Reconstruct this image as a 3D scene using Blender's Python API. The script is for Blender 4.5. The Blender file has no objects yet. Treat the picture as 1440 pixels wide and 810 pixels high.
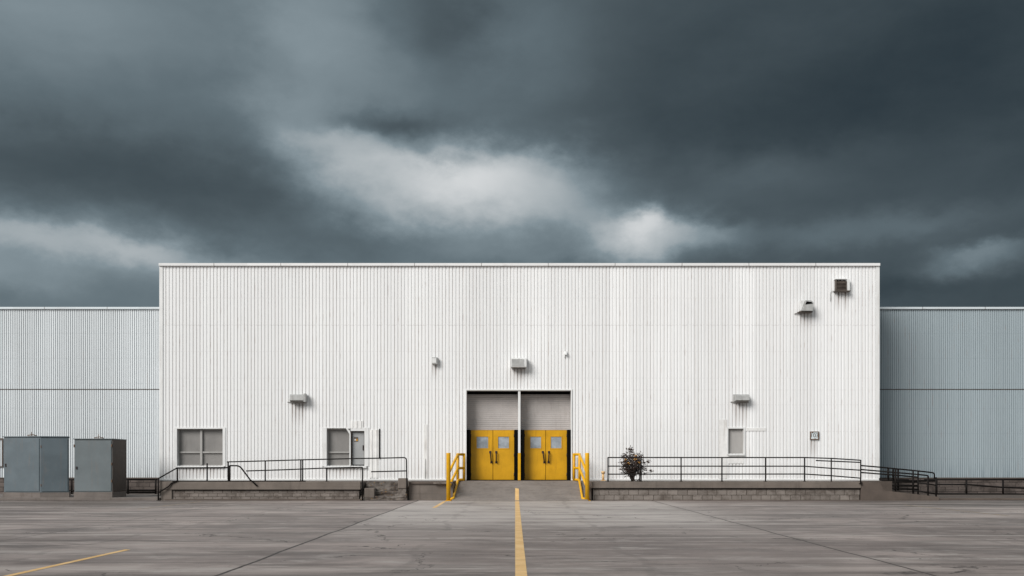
import bpy, bmesh, math, random
from mathutils import Vector, Matrix
random.seed(7)
S = bpy.context.scene
COL = S.collection
# ------------------------------------------------------------------ camera
CAM_Z = 1.55
cd = bpy.data.cameras.new('camera'); cam = bpy.data.objects.new('camera', cd); COL.objects.link(cam)
cam.location = (0, 0, CAM_Z); cam.rotation_euler = (math.radians(90), 0, 0)
cd.sensor_width = 36; cd.lens = 35; cd.shift_x = -4/1440; cd.shift_y = 248/1440
cd.clip_start = 0.1; cd.clip_end = 3000
S.camera = cam
S.view_settings.view_transform = 'Standard'; S.view_settings.look = 'None'
S.view_settings.exposure = 0.0; S.view_settings.gamma = 1.0
S.view_settings.use_curve_mapping = False
S.cycles.max_bounces = 6

# ------------------------------------------------------------------ node maths helper
class V:
    """a value socket or number; operators add Math nodes"""
    def __init__(s, nt, x): s.nt = nt; s.x = x
    def _m(s, op, *a, clamp=False):
        n = s.nt.nodes.new('ShaderNodeMath'); n.operation = op; n.use_clamp = clamp
        for i, v in enumerate((s,) + a):
            v = v.x if isinstance(v, V) else v
            if isinstance(v, (int, float)): n.inputs[i].default_value = v
            else: s.nt.links.new(v, n.inputs[i])
        return V(s.nt, n.outputs[0])
    def __add__(s, o): return s._m('ADD', o)
    __radd__ = __add__
    def __sub__(s, o): return s._m('SUBTRACT', o)
    def __rsub__(s, o): return (s*-1.0) + o
    def __mul__(s, o): return s._m('MULTIPLY', o)
    __rmul__ = __mul__
    def __truediv__(s, o): return s._m('DIVIDE', o)
    def abs(s): return s._m('ABSOLUTE')
    def fract(s): return s._m('FRACT')
    def floor(s): return s._m('FLOOR')
    def sq(s): return s._m('MULTIPLY', s)
    def pow(s, p): return s._m('POWER', p)
    def negexp(s): return V(s.nt, 1.0) if False else V(s.nt, math.e)._m('POWER', s*-1.0)
    def clamp(s): return s._m('ADD', 0.0, clamp=True)
    def max(s, o): return s._m('MAXIMUM', o)
    def step(s, a, b):
        n = s.nt.nodes.new('ShaderNodeMapRange'); n.interpolation_type = 'SMOOTHSTEP'
        s.nt.links.new(s.x, n.inputs[0])
        n.inputs[1].default_value = a; n.inputs[2].default_value = b
        n.inputs[3].default_value = 0; n.inputs[4].default_value = 1
        if a > b:
            n.inputs[1].default_value = b; n.inputs[2].default_value = a
            n.inputs[3].default_value = 1; n.inputs[4].default_value = 0
        return V(s.nt, n.outputs[0])
def sep(nt, sock):
    n = nt.nodes.new('ShaderNodeSeparateXYZ'); nt.links.new(sock, n.inputs[0])
    return [V(nt, o) for o in n.outputs]
def comb(nt, x, y, z):
    n = nt.nodes.new('ShaderNodeCombineXYZ')
    for i, v in enumerate((x, y, z)):
        v = v.x if isinstance(v, V) else v
        if isinstance(v, (int, float)): n.inputs[i].default_value = v
        else: nt.links.new(v, n.inputs[i])
    return n.outputs[0]
def noise(nt, vec, scale=1.0, detail=4, rough=0.55, dist=0.0):
    n = nt.nodes.new('ShaderNodeTexNoise'); nt.links.new(vec, n.inputs['Vector'])
    n.inputs['Scale'].default_value = scale; n.inputs['Detail'].default_value = detail
    n.inputs['Roughness'].default_value = rough; n.inputs['Distortion'].default_value = dist
    return V(nt, n.outputs[0]), n.outputs[1]
def ramp(nt, v, stops):
    n = nt.nodes.new('ShaderNodeValToRGB'); nt.links.new(v.x, n.inputs[0])
    e = n.color_ramp.elements
    while len(e) < len(stops): e.new(0.5)
    for i, (p, c) in enumerate(stops):
        e[i].position = p; e[i].color = (*c, 1)
    return n.outputs[0]
def mixc(nt, f, a, b, mode='MIX'):
    n = nt.nodes.new('ShaderNodeMix'); n.data_type = 'RGBA'; n.blend_type = mode
    for i, v in ((0, f), (6, a), (7, b)):
        v = v.x if isinstance(v, V) else v
        if isinstance(v, (int, float)): n.inputs[i].default_value = v
        elif isinstance(v, tuple): n.inputs[i].default_value = (*v, 1)
        else: nt.links.new(v, n.inputs[i])
    return n.outputs[2]

# ------------------------------------------------------------------ world: storm clouds over a Nishita sky
SUN_EL = math.radians(33); SUN_AZ = math.radians(222)      # compass style: behind the camera, to its left
W = bpy.data.worlds.new('World'); S.world = W; W.use_nodes = True
nt = W.node_tree; nt.nodes.clear()
out = nt.nodes.new('ShaderNodeOutputWorld'); bg = nt.nodes.new('ShaderNodeBackground')
nt.links.new(bg.outputs[0], out.inputs[0])
WS = 0.1
bg.inputs[1].default_value = WS
sky = nt.nodes.new('ShaderNodeTexSky'); sky.sky_type = 'NISHITA'; sky.sun_disc = False
sky.sun_elevation = SUN_EL; sky.sun_rotation = SUN_AZ
tc = nt.nodes.new('ShaderNodeTexCoord')
dx, dy, dz = sep(nt, tc.outputs['Generated'])
az = dx._m('ARCTAN2', dy); el = dz._m('ARCSINE')
# slow billows and fine wisps bend the cloud masses
_, w1 = noise(nt, comb(nt, az*1.0, el*1.9, 3.1), 5.0, 3, 0.5)
_, w2 = noise(nt, comb(nt, az*1.0, el*1.5, 8.4), 17.0, 7, 0.6)
a1, b1, _x = sep(nt, w1); a2, b2, _x = sep(nt, w2)
u = az + (a1 - 0.5)*0.10 + (a2 - 0.5)*0.06
v = el + (b1 - 0.5)*0.055 + (b2 - 0.5)*0.042
# cloud masses: azimuth, elevation, widths (radians), lightness
def g(x, y): return math.atan((x-724)/1400), math.atan((653-y)/math.hypot(1400, x-724))
BL = [(30,15,230,60,.08),(430,25,75,75,.11),(560,120,80,40,.05),(600,40,70,90,-.10),(300,110,120,60,-.03),(60,225,260,42,-.10),(300,285,190,42,-.09),
      (110,350,200,30,.13),(20,328,75,16,.12),(205,357,80,16,.12),(0,390,75,14,.08),(120,325,60,9,-.05),(430,190,45,34,.08),
      (485,208,55,30,.19),(590,248,120,34,.23),(720,226,95,42,.32),(560,180,70,20,-.13),(690,292,190,30,.12),(620,224,36,13,-.08),(430,150,60,26,.05),
      (825,265,60,45,.12),(900,318,55,34,.32),(980,330,55,28,.23),(930,316,26,16,.16),(1385,356,62,20,.20),(1270,318,150,16,.08),
      (1330,90,230,90,-.07),(860,170,150,60,-.05),(1090,240,110,28,.07),(500,342,150,22,-.07),(1340,398,120,14,-.06),
      (880,352,260,14,.07),(1060,200,200,40,-.03),(1430,300,60,60,-.02),(760,50,80,50,.03)]
L = 0.425 - 0.150*az.step(-0.10, 0.22)
for (x, y, sx, sy, amp) in BL:
    uc, vc = g(x, y)
    dv = v - vc
    if amp > .18: dv = dv*0.75 + dv.max(0.0)*1.1           # a cloud gap: crisp ragged upper edge, soft below
    e = ((u - uc)/(sx/1400*1.15)).sq() + (dv/(sy/1400*1.2)).sq()
    L = L + e.negexp()*amp
n1, _ = noise(nt, comb(nt, az*1.0, el*2.4, 1.7), 7.0, 6, 0.58, 0.4)
n2, _ = noise(nt, comb(nt, az*1.0, el*2.6, 5.2), 3.0, 3, 0.5)
L = L + (n1 - 0.5)*0.075 + (n2 - 0.5)*0.10 + (a2 - 0.5)*0.05
# the sky behind the camera is a lighter, thinner overcast
back = dy.step(0.25, -0.5)
n3, _ = noise(nt, tc.outputs['Generated'], 2.4, 5, 0.6)
up = dz.step(0.5, 0.95)
Lb = 0.66 + (n3 - 0.5)*0.5
L = L + (0.52 - L)*up
L = L + (Lb - L)*back
cloud = ramp(nt, L.clamp(), [(0.0,(.004,.007,.009)),(0.15,(.016,.027,.035)),(0.22,(.035,.050,.059)),(0.32,(.070,.093,.106)),(0.42,(.119,.157,.178)),
                     (0.55,(.23,.285,.315)),(0.70,(.43,.47,.49)),(0.85,(.66,.68,.69)),(1.0,(.86,.86,.86))])
sc = nt.nodes.new('ShaderNodeVectorMath'); sc.operation = 'SCALE'; sc.inputs[3].default_value = 1.0/WS
nt.links.new(cloud, sc.inputs[0])
nt.links.new(mixc(nt, 0.985, sky.outputs[0], sc.outputs[0]), bg.inputs[0])

# ------------------------------------------------------------------ sun (through thin cloud behind the camera)
sl = bpy.data.lights.new('sun', 'SUN'); so = bpy.data.objects.new('sun', sl); COL.objects.link(so)
sl.energy = 3.7; sl.angle = math.radians(32); sl.color = (1.0, 0.975, 0.945)
sd = Vector((math.sin(SUN_AZ)*math.cos(SUN_EL), math.cos(SUN_AZ)*math.cos(SUN_EL), math.sin(SUN_EL)))
so.rotation_euler = sd.to_track_quat('Z', 'Y').to_euler(); so.location = (-30, -20, 40)

# ------------------------------------------------------------------ materials
def mat(name):
    m = bpy.data.materials.new(name); m.use_nodes = True
    nt = m.node_tree; b = nt.nodes['Principled BSDF']
    geo = nt.nodes.new('ShaderNodeNewGeometry')
    return m, nt, b, geo.outputs['Position']
def setc(nt, b, col): nt.links.new(col, b.inputs['Base Color'])
def bump(nt, b, h, strength=0.3, dist=0.02):
    n = nt.nodes.new('ShaderNodeBump'); n.inputs['Strength'].default_value = strength; n.inputs['Distance'].default_value = dist
    nt.links.new(h.x, n.inputs['Height']); nt.links.new(n.outputs[0], b.inputs['Normal'])
def scl(c, k): return tuple(min(1, x*k) for x in c)
def paint(name, c, rough=0.5, wear=0.12, dirt_shade=(.12,.09,.07), dirt_shade_amt=0.25, scale=1.5, metal=0.0, spec=0.4):
    m, nt, b, p = mat(name)
    x, y, z = sep(nt, p)
    n, _ = noise(nt, p, scale, 6, 0.6)
    s, _ = noise(nt, comb(nt, x*9.0, y*9.0, z*1.1), 1.0, 4, 0.6)
    f, _ = noise(nt, p, 45.0, 3, 0.6)
    col = mixc(nt, n.step(0.3, 0.7), scl(c, 1-wear), scl(c, 1+wear))
    col = mixc(nt, s.step(0.52, 0.78)*dirt_shade_amt, col, dirt_shade)
    col = mixc(nt, f.step(0.66, 0.72)*(dirt_shade_amt*0.8), col, dirt_shade)
    setc(nt, b, col); b.inputs['Metallic'].default_value = metal; b.inputs['Specular IOR Level'].default_value = spec
    r = n*0.2 + (rough - 0.1); nt.links.new(r.x, b.inputs['Roughness'])
    bump(nt, b, f, 0.08, 0.01)
    return m
def corrugated_mat(name, c, x0, pitch, dirt_shade, dirt_shade_amt, rust_amt, seams=(), vary=1.0, stains=()):
    m, nt, b, p = mat(name)
    x, y, z = sep(nt, p)
    t = ((x - x0)/pitch).fract()
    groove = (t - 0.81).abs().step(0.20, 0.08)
    idx = ((x - x0)/pitch).floor()
    per, _ = noise(nt, comb(nt, idx*3.71, z*0.10, 0.0), 1.0, 2, 0.5)      # each groove its own painted-in shade, mixed with dirt
    sheet, _ = noise(nt, comb(nt, ((x - x0)/(pitch*6)).floor()*5.3, 0.0, 2.0), 1.0, 0, 0.5)
    big, _ = noise(nt, comb(nt, x*0.35, 0.0, z*0.22), 1.0, 4, 0.6)
    strk, _ = noise(nt, comb(nt, x*14.0, 0.0, z*0.5), 1.0, 5, 0.65)
    fine, _ = noise(nt, comb(nt, x*6.0, 0.0, z*3.0), 1.0, 6, 0.65)
    col = mixc(nt, sheet.step(0.3, 0.7), scl(c, 0.93), scl(c, 1.03))
    col = mixc(nt, big.step(0.4, 0.72)*0.35, col, scl(c, 0.87))
    col = mixc(nt, strk.step(0.54, 0.8)*(0.30*dirt_shade_amt), col, dirt_shade)
    groove_shade_dirt = groove*(per.step(0.30, 0.72)*vary + (1.0-vary))*(fine.step(0.2, 0.6)*0.5 + 0.5)
    col = mixc(nt, groove_shade_dirt*dirt_shade_amt, col, dirt_shade)
    rn, _ = noise(nt, comb(nt, idx*7.1, 4.0, z*0.8), 1.0, 3, 0.6)
    col = mixc(nt, groove*rn.step(0.58, 0.70)*rust_amt, col, (.20,.095,.045))
    low = z.step(1.9, 0.85)*strk.step(0.4, 0.65)
    col = mixc(nt, low*0.45*dirt_shade_amt, col, dirt_shade)
    for (zs, hw, k) in seams:
        col = mixc(nt, (z - zs).abs().step(hw, hw*0.5)*fine.step(0.42, 0.55)*k, col, scl(dirt_shade, 0.6))
    # rain-washed grime and rust running down below the fixtures
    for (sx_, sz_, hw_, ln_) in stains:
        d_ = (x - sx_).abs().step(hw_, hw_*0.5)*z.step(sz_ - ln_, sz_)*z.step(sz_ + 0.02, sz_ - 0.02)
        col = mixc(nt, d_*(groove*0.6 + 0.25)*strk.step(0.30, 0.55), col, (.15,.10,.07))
    scw = ((z/1.22).fract() - 0.5).abs().step(0.016, 0.008)*(t - 0.31).abs().step(0.13, 0.09)          # screw rows
    col = mixc(nt, scw*0.35, col, scl(dirt_shade, 0.8))
    setc(nt, b, col); b.inputs['Roughness'].default_value = 0.55
    b.inputs['Specular IOR Level'].default_value = 0.3
    bump(nt, b, strk, 0.06, 0.01)
    return m
def capmat(name, c):
    m, nt, b, p = mat(name); x, y, z = sep(nt, p)
    n, _ = noise(nt, comb(nt, x*1.3, 0.0, z*4.0), 1.0, 6, 0.65)
    idx = (x/3.05).floor(); tone, _ = noise(nt, comb(nt, idx*4.7, 1.0, 1.0), 1.0, 0, 0.5)
    col = mixc(nt, tone.step(0.3, 0.7), scl(c, 0.90), scl(c, 1.04))
    col = mixc(nt, n.step(0.52, 0.75)*0.4, col, (.33,.29,.26))
    col = mixc(nt, ((x/3.05).fract() - 0.5).abs().step(0.008, 0.004)*0.7, col, (.15,.13,.12))
    setc(nt, b, col); b.inputs['Roughness'].default_value = 0.5
    return m
def concrete(name, c, dirt_shade=(.07,.055,.045), amt=0.5, scale=1.0, hz=False):
    m, nt, b, p = mat(name)
    x, y, z = sep(nt, p)
    n, _ = noise(nt, p, 0.9*scale, 7, 0.65)
    s, _ = noise(nt, comb(nt, x*5.0, y*5.0, z*0.7), 1.0, 5, 0.6)
    h, _ = noise(nt, comb(nt, x*0.6, y*2.0, z*14.0), 1.0, 5, 0.6)
    f, _ = noise(nt, p, 30.0, 4, 0.7)
    col = mixc(nt, n.step(0.3, 0.72), scl(c, 0.75), scl(c, 1.12))
    col = mixc(nt, s.step(0.5, 0.75)*amt, col, dirt_shade)
    col = mixc(nt, h.step(0.52, 0.7)*(amt*0.6), col, dirt_shade)
    col = mixc(nt, f.step(0.55, 0.75)*0.3, col, dirt_shade)
    setc(nt, b, col); b.inputs['Roughness'].default_value = 0.85
    bump(nt, b, f + n*0.6, 0.35, 0.02)
    return m
def blocks(name, c1, c2, mortar, bw, bh, z0, off=0.0):
    m, nt, b, p = mat(name)
    x, y, z = sep(nt, p)
    br = nt.nodes.new('ShaderNodeTexBrick'); wq, _ = noise(nt, p, 3.0, 4, 0.6); wr, _ = noise(nt, p, 11.0, 4, 0.6)
    nt.links.new(comb(nt, x + y + off + (wq - 0.5)*0.10, z - z0 + (wr - 0.5)*0.045, 0.0), br.inputs[0])
    br.inputs['Color1'].default_value = (*c1, 1); br.inputs['Color2'].default_value = (*c2, 1); br.inputs['Mortar'].default_value = (*mortar, 1)
    br.inputs['Scale'].default_value = 1.0; br.inputs['Mortar Size'].default_value = 0.013; br.inputs['Mortar Smooth'].default_value = 0.4
    br.inputs['Brick Width'].default_value = bw; br.inputs['Row Height'].default_value = bh; br.inputs['Bias'].default_value = -0.1
    n, _ = noise(nt, p, 2.2, 7, 0.65)
    h, _ = noise(nt, comb(nt, x*1.2, y*2.0, z*8.0), 1.0, 5, 0.6)
    f, _ = noise(nt, p, 26.0, 4, 0.7)
    col = mixc(nt, n.step(0.42, 0.68)*0.7, br.outputs[0], scl(mortar, 1.3))
    col = mixc(nt, h.step(0.52, 0.72)*0.5, col, mortar)
    col = mixc(nt, f.step(0.5, 0.75)*0.3, col, scl(c1, 1.25))
    setc(nt, b, col); b.inputs['Roughness'].default_value = 0.9
    bump(nt, b, V(nt, br.outputs[1])*-1.0 + f*0.4, 0.6, 0.02)
    return m

MAIN_PITCH = 0.156; WING_PITCH = 0.104
X0, X1 = -16.22, 16.64
WX0, WX1 = X0, X1
M = {}
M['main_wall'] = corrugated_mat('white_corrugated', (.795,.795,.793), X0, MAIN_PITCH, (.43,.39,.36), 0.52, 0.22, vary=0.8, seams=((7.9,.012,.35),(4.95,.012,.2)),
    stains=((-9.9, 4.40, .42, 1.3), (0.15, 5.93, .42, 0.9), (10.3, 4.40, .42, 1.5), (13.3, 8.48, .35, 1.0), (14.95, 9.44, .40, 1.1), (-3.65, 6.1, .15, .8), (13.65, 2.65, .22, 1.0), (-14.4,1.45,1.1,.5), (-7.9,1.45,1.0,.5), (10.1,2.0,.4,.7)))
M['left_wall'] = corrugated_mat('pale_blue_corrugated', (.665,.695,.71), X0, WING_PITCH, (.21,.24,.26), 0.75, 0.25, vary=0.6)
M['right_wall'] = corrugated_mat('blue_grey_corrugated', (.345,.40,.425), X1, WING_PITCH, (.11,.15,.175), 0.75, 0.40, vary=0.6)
M['trim'] = paint('white_trim', (.70,.698,.69), 0.45, 0.04, (.32,.27,.22), 0.35)
M['cap'] = capmat('white_cap', (.74,.738,.73)); M['wing_cap'] = capmat('blue_white_cap', (.60,.65,.67))
M['wing_trim'] = paint('blue_white_trim', (.62,.68,.70), 0.45, 0.05, (.2,.18,.16), 0.3)
M['patch'] = paint('patched_sheet', (.72,.71,.695), 0.55, 0.08, (.36,.31,.27), 0.5, 2.5)
M['pane'] = paint('grey_pane', (.215,.205,.195), 0.4, 0.10, (.14,.125,.115), 0.25, 1.1)
M['pane_pale'] = paint('pale_grey_pane', (.36,.345,.33), 0.4, 0.08, (.25,.23,.21), 0.2, 1.1)
M['frame'] = paint('grey_frame', (.33,.32,.305), 0.45, 0.08)
M['greydoor'] = paint('grey_door', (.33,.335,.335), 0.4, 0.06)
M['roller'] = paint('roller_grey', (.415,.385,.368), 0.45, 0.07, (.2,.17,.15), 0.3)
M['yellow'] = paint('yellow_paint', (.585,.300,.004), 0.42, 0.10, (.26,.11,.008), 0.35, 1.6)
M['yellow_post'] = paint('yellow_post_paint', (.68,.355,.006), 0.42, 0.10, (.28,.13,.02), 0.4, 3.0)
M['pale_yellow'] = paint('pale_yellow_paint', (.72,.47,.22), 0.5, 0.1)
M['black'] = paint('black_rubber_and_shade', (.003,.0028,.0026), 0.95, 0.2, (.008,.007,.006), 0.2, spec=0.1)
M['iron'] = paint('dark_iron', (.006,.0045,.0038), 0.7, 0.3, (.03,.014,.008), 0.4, 4.0, spec=0.2)
M['handle'] = paint('dark_handle', (.03,.02,.02), 0.4, 0.2)
M['vision'] = paint('wired_glass', (.30,.33,.36), 0.18, 0.25, (.2,.18,.16), 0.3, 3.0)
M['lampgrey'] = paint('lamp_grey', (.38,.38,.37), 0.45, 0.15, (.15,.12,.1), 0.4, 5.0)
M['lamplight'] = paint('lamp_white', (.66,.66,.65), 0.45, 0.1, (.2,.16,.12), 0.35, 5.0)
M['lens'] = paint('lamp_lens', (.10,.09,.08), 0.2, 0.1)
M['darkbox'] = paint('louvre_brown', (.09,.072,.06), 0.6, 0.25, (.03,.025,.02), 0.3, 6.0)
M['cab_a'] = paint('cabinet_blue_grey', (.098,.124,.139), 0.5, 0.10, (.20,.13,.09), 0.22, 1.3)
M['cab_b'] = paint('cabinet_green_grey', (.122,.143,.150), 0.5, 0.08, (.20,.13,.09), 0.2, 1.3)
M['cab_side'] = paint('cabinet_dark_side', (.05,.037,.029), 0.7, 0.25, (.03,.018,.012), 0.6, 1.3)  # side panel darker and browner than the cabinet front
M['rust'] = paint('rust', (.13,.075,.045), 0.8, 0.3)
M['slab'] = concrete('slab_concrete', (.155,.128,.108), amt=0.45)
M['dock'] = concrete('dock_concrete', (.165,.138,.118), amt=0.5)
M['ramp'] = concrete('ramp_concrete', (.22,.192,.172), amt=0.35)
M['dark_conc'] = concrete('dark_concrete', (.10,.077,.063), amt=0.55)
M['pad'] = concrete('pad_concrete', (.165,.14,.125), amt=0.45)
M['blocks'] = blocks('grey_blockwork', (.22,.19,.168), (.15,.128,.112), (.05,.038,.03), 0.42, 0.235, 0.0)
M['blocks_thin'] = blocks('thin_blockwork', (.21,.18,.16), (.15,.128,.112), (.05,.038,.03), 0.40, 0.160, 0.0, 0.13)
M['rubble'] = blocks('dark_blockwork', (.13,.105,.093), (.08,.063,.054), (.02,.015,.012), 0.62, 0.225, 0.0)
M['roof'] = concrete('roof_membrane', (.30,.30,.30))

def steps_mat():
    m, nt, b, p = mat('worn_step_concrete')
    n, _ = noise(nt, p, 2.6, 7, 0.7); f, _ = noise(nt, p, 14.0, 3, 0.6); h, _ = noise(nt, p, 34.0, 3, 0.7)
    col = mixc(nt, n.step(0.35, 0.62), (.05,.036,.028), (.19,.165,.145))
    col = mixc(nt, f.step(0.64, 0.68)*0.8, col, (.30,.15,.02))
    col = mixc(nt, h.step(0.5, 0.7)*0.4, col, (.03,.022,.018))
    setc(nt, b, col); b.inputs['Roughness'].default_value = 0.9; bump(nt, b, h + n, 0.6, 0.03)
    return m
M['steps'] = steps_mat()
def line_mat():
    m, nt, b, p = mat('worn_yellow_line')
    x, y, z = sep(nt, p)
    n, _ = noise(nt, p, 1.3, 6, 0.65); f, _ = noise(nt, p, 24.0, 5, 0.75)
    s, _ = noise(nt, comb(nt, x*1.5, y*9.0, 0.0), 1.0, 5, 0.6)
    col = mixc(nt, n.step(0.3, 0.7), (.66,.40,.15), (.78,.52,.24))
    col = mixc(nt, f.step(0.55, 0.68)*0.55, col, (.30,.24,.18))
    col = mixc(nt, s.step(0.56, 0.68)*0.5, col, (.28,.22,.17))
    setc(nt, b, col); b.inputs['Roughness'].default_value = 0.7
    return m
M['line'] = line_mat()
def faint_mat():
    m, nt, b, p = mat('nearly_gone_yellow_line')
    f, _ = noise(nt, p, 6.0, 5, 0.75)
    setc(nt, b, mixc(nt, f.step(0.45, 0.6), (.25,.215,.19), (.36,.26,.14))); b.inputs['Roughness'].default_value = 0.8
    return m
M['faint'] = faint_mat()
def ground_mat():
    m, nt, b, p = mat('weathered_concrete_yard')
    x, y, z = sep(nt, p)
    big, _ = noise(nt, comb(nt, x*0.10, y*0.17, 1.3), 1.0, 6, 0.6, 0.6)
    st, _ = noise(nt, comb(nt, x*0.26, y*0.50, 3.0), 1.0, 10, 0.70, 0.6)
    st2, _ = noise(nt, comb(nt, x*0.75, y*1.5, 7.0), 1.0, 9, 0.72, 0.4)
    dr, _ = noise(nt, comb(nt, x*0.16, y*0.95, 12.0), 1.0, 9, 0.66, 0.9)
    f, _ = noise(nt, p, 14.0, 6, 0.75)
    gr, _ = noise(nt, p, 70.0, 3, 0.7)
    sp, _ = noise(nt, p, 3.3, 2, 0.5)
    blot, _ = noise(nt, comb(nt, x*0.55, y*0.55, 21.0), 1.0, 6, 0.6, 0.3)
    _, cw = noise(nt, comb(nt, x*0.5, y*0.5, 4.0), 1.0, 5, 0.65)
    c1, c2, _q = sep(nt, cw)
    vo = nt.nodes.new('ShaderNodeTexVoronoi'); vo.feature = 'DISTANCE_TO_EDGE'; vo.inputs['Scale'].default_value = 0.16
    nt.links.new(comb(nt, x + c1*2.6, y + c2*2.6, 0.0), vo.inputs['Vector']); vd = V(nt, vo.outputs[0])
    wob, _ = noise(nt, comb(nt, 0.0, y*0.35, 0.0), 1.0, 4, 0.6)
    wob2, _ = noise(nt, comb(nt, x*0.3, 9.0, 0.0), 1.0, 4, 0.6)
    base = (.292,.246,.224)
    col = mixc(nt, st.step(0.34, 0.66), scl(base, 0.50), scl(base, 1.34))
    col = mixc(nt, big.step(0.40, 0.62)*0.60, col, (.140,.113,.102))
    col = mixc(nt, st2.step(0.50, 0.70)*0.6, col, (.42,.38,.35))
    col = mixc(nt, dr.step(0.54, 0.64)*0.6, col, (.11,.09,.08))
    bay = (x + 4.15).step(-0.05, 0.05)*(x - 5.85).step(2.2, -1.8)        # lighter slab in front of the doors, fading towards the camera
    col = mixc(nt, bay*y.step(19.0, 31.0)*st.step(0.25, 0.6)*0.75, col, (.47,.43,.40))
    # darker bands along the kerbs at both ends of the yard
    side = (x.abs()).step(9.0, 15.0)*y.step(34.0, 39.0)*dr.step(0.36, 0.52)
    col = mixc(nt, side*0.75, col, (.085,.07,.06))
    col = mixc(nt, f.step(0.55, 0.78)*0.35, col, (.13,.115,.105))
    col = mixc(nt, sp.step(0.755, 0.775)*0.8, col, (.04,.035,.03))
    ln, _ = noise(nt, comb(nt, x*0.045, y*1.25, 31.0), 1.0, 8, 0.62, 0.5)         # long traffic-worn streaks along the docks
    col = mixc(nt, ln.step(0.55, 0.64)*st2.step(0.3, 0.55)*0.6, col, (.105,.084,.075))
    col = mixc(nt, ln.step(0.46, 0.36)*st2.step(0.33, 0.55)*0.6, col, (.44,.395,.365))
    col = mixc(nt, blot.step(0.62, 0.72)*0.55, col, (.075,.062,.055))
    col = mixc(nt, gr.step(0.60, 0.75)*0.35, col, (.36,.33,.31))
    col = mixc(nt, gr.step(0.40, 0.28)*0.45, col, (.085,.072,.065))
    col = mixc(nt, vd.step(0.0042, 0.0012)*blot.step(0.44, 0.54)*0.8, col, (.035,.028,.024))
    for (tx, w_) in ((-1.75, 0.11), (1.95, 0.11), (-8.2, 0.12), (9.6, 0.12)):          # old tyre tracks
        tw = x - tx + (wob - 0.5)*1.2
        col = mixc(nt, tw.abs().step(w_, w_*0.3)*st2.step(0.42, 0.6)*0.35, col, (.09,.078,.07))
    def joint(d, w, k, col):
        return mixc(nt, d.abs().step(w, w*0.45)*k, col, (.030,.024,.020))
    wx = x + (wob - 0.5)*0.16
    col = joint(wx + 4.15, 0.042, 0.97, col)
    col = joint(wx - 5.85, 0.034, 0.92, col)
    col = mixc(nt, (wx - 5.85).abs().step(0.30, 0.0)*st2.step(0.45, 0.65)*0.5, col, (.10,.085,.075))
    col = joint(wx + 10.4 + (y - 20.0)*0.045, 0.030, 0.5, col)
    col = joint(wx - 15.85, 0.026, 0.5, col)
    wy = y + (wob2 - 0.5)*0.25
    col = joint(wy - 14.2, 0.024, 0.85, col)
    col = mixc(nt, (wy - 18.3).abs().step(0.022, 0.01)*st2.step(0.46, 0.54)*0.7, col, (.04,.032,.028))
    col = mixc(nt, (wy - 24.2).abs().step(0.035, 0.01)*st2.step(0.46, 0.54)*0.5, col, (.05,.04,.034))
    setc(nt, b, col)
    r = 0.62 + (st - 0.5)*0.4; nt.links.new(r.x, b.inputs['Roughness'])
    b.inputs['Specular IOR Level'].default_value = 0.35
    bump(nt, b, f + st2*0.6, 0.25, 0.02)
    return m
M['ground'] = ground_mat()
def leaf_mat(name, a, c):
    m, nt, b, p = mat(name)
    n, _ = noise(nt, p, 9.0, 3, 0.6)
    setc(nt, b, mixc(nt, n.step(0.35, 0.65), a, c)); b.inputs['Roughness'].default_value = 0.6
    return m
M['leaf'] = leaf_mat('dark_leaf', (.016,.009,.006), (.065,.036,.025))
M['stem'] = leaf_mat('dark_stem', (.02,.015,.012), (.05,.036,.028))
M['flower'] = leaf_mat('orange_blossom', (.60,.26,.03), (.75,.50,.20))

# ------------------------------------------------------------------ mesh helpers
def P(x, y, Y): return Vector(((x-724)*Y/1400, Y, CAM_Z + (653-y)*Y/1400))
def box(bm, x0, x1, y0, y1, z0, z1, bevel=0.0):
    b2 = bmesh.new()
    vs = [b2.verts.new(c) for c in ((x0,y0,z0),(x1,y0,z0),(x1,y1,z0),(x0,y1,z0),(x0,y0,z1),(x1,y0,z1),(x1,y1,z1),(x0,y1,z1))]
    for f in ((0,3,2,1),(4,5,6,7),(0,1,5,4),(1,2,6,5),(2,3,7,6),(3,0,4,7)): b2.faces.new([vs[i] for i in f])
    if bevel: bmesh.ops.bevel(b2, geom=b2.edges[:], offset=bevel, segments=2, profile=0.5, affect='EDGES')
    merge(bm, b2)
def merge(bm, b2):
    me = bpy.data.meshes.new('tmp'); b2.to_mesh(me); b2.free(); bm.from_mesh(me); bpy.data.meshes.remove(me)
def prism(bm, poly, axis, a0, a1, bevel=0.0):
    """poly = 2D outline; axis 'x' (pts are y,z), 'y' (x,z) or 'z' (x,y), extruded a0..a1"""
    b2 = bmesh.new()
    def mk(p, a): return {'x': (a, p[0], p[1]), 'y': (p[0], a, p[1]), 'z': (p[0], p[1], a)}[axis]
    A = [b2.verts.new(mk(p, a0)) for p in poly]; B = [b2.verts.new(mk(p, a1)) for p in poly]
    b2.faces.new(A); b2.faces.new(B[::-1])
    n = len(poly)
    for i in range(n): b2.faces.new((A[i], B[i], B[(i+1) % n], A[(i+1) % n]))
    bmesh.ops.recalc_face_normals(b2, faces=b2.faces[:])
    if bevel: bmesh.ops.bevel(b2, geom=b2.edges[:], offset=bevel, segments=2, profile=0.5, affect='EDGES')
    merge(bm, b2)
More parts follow.
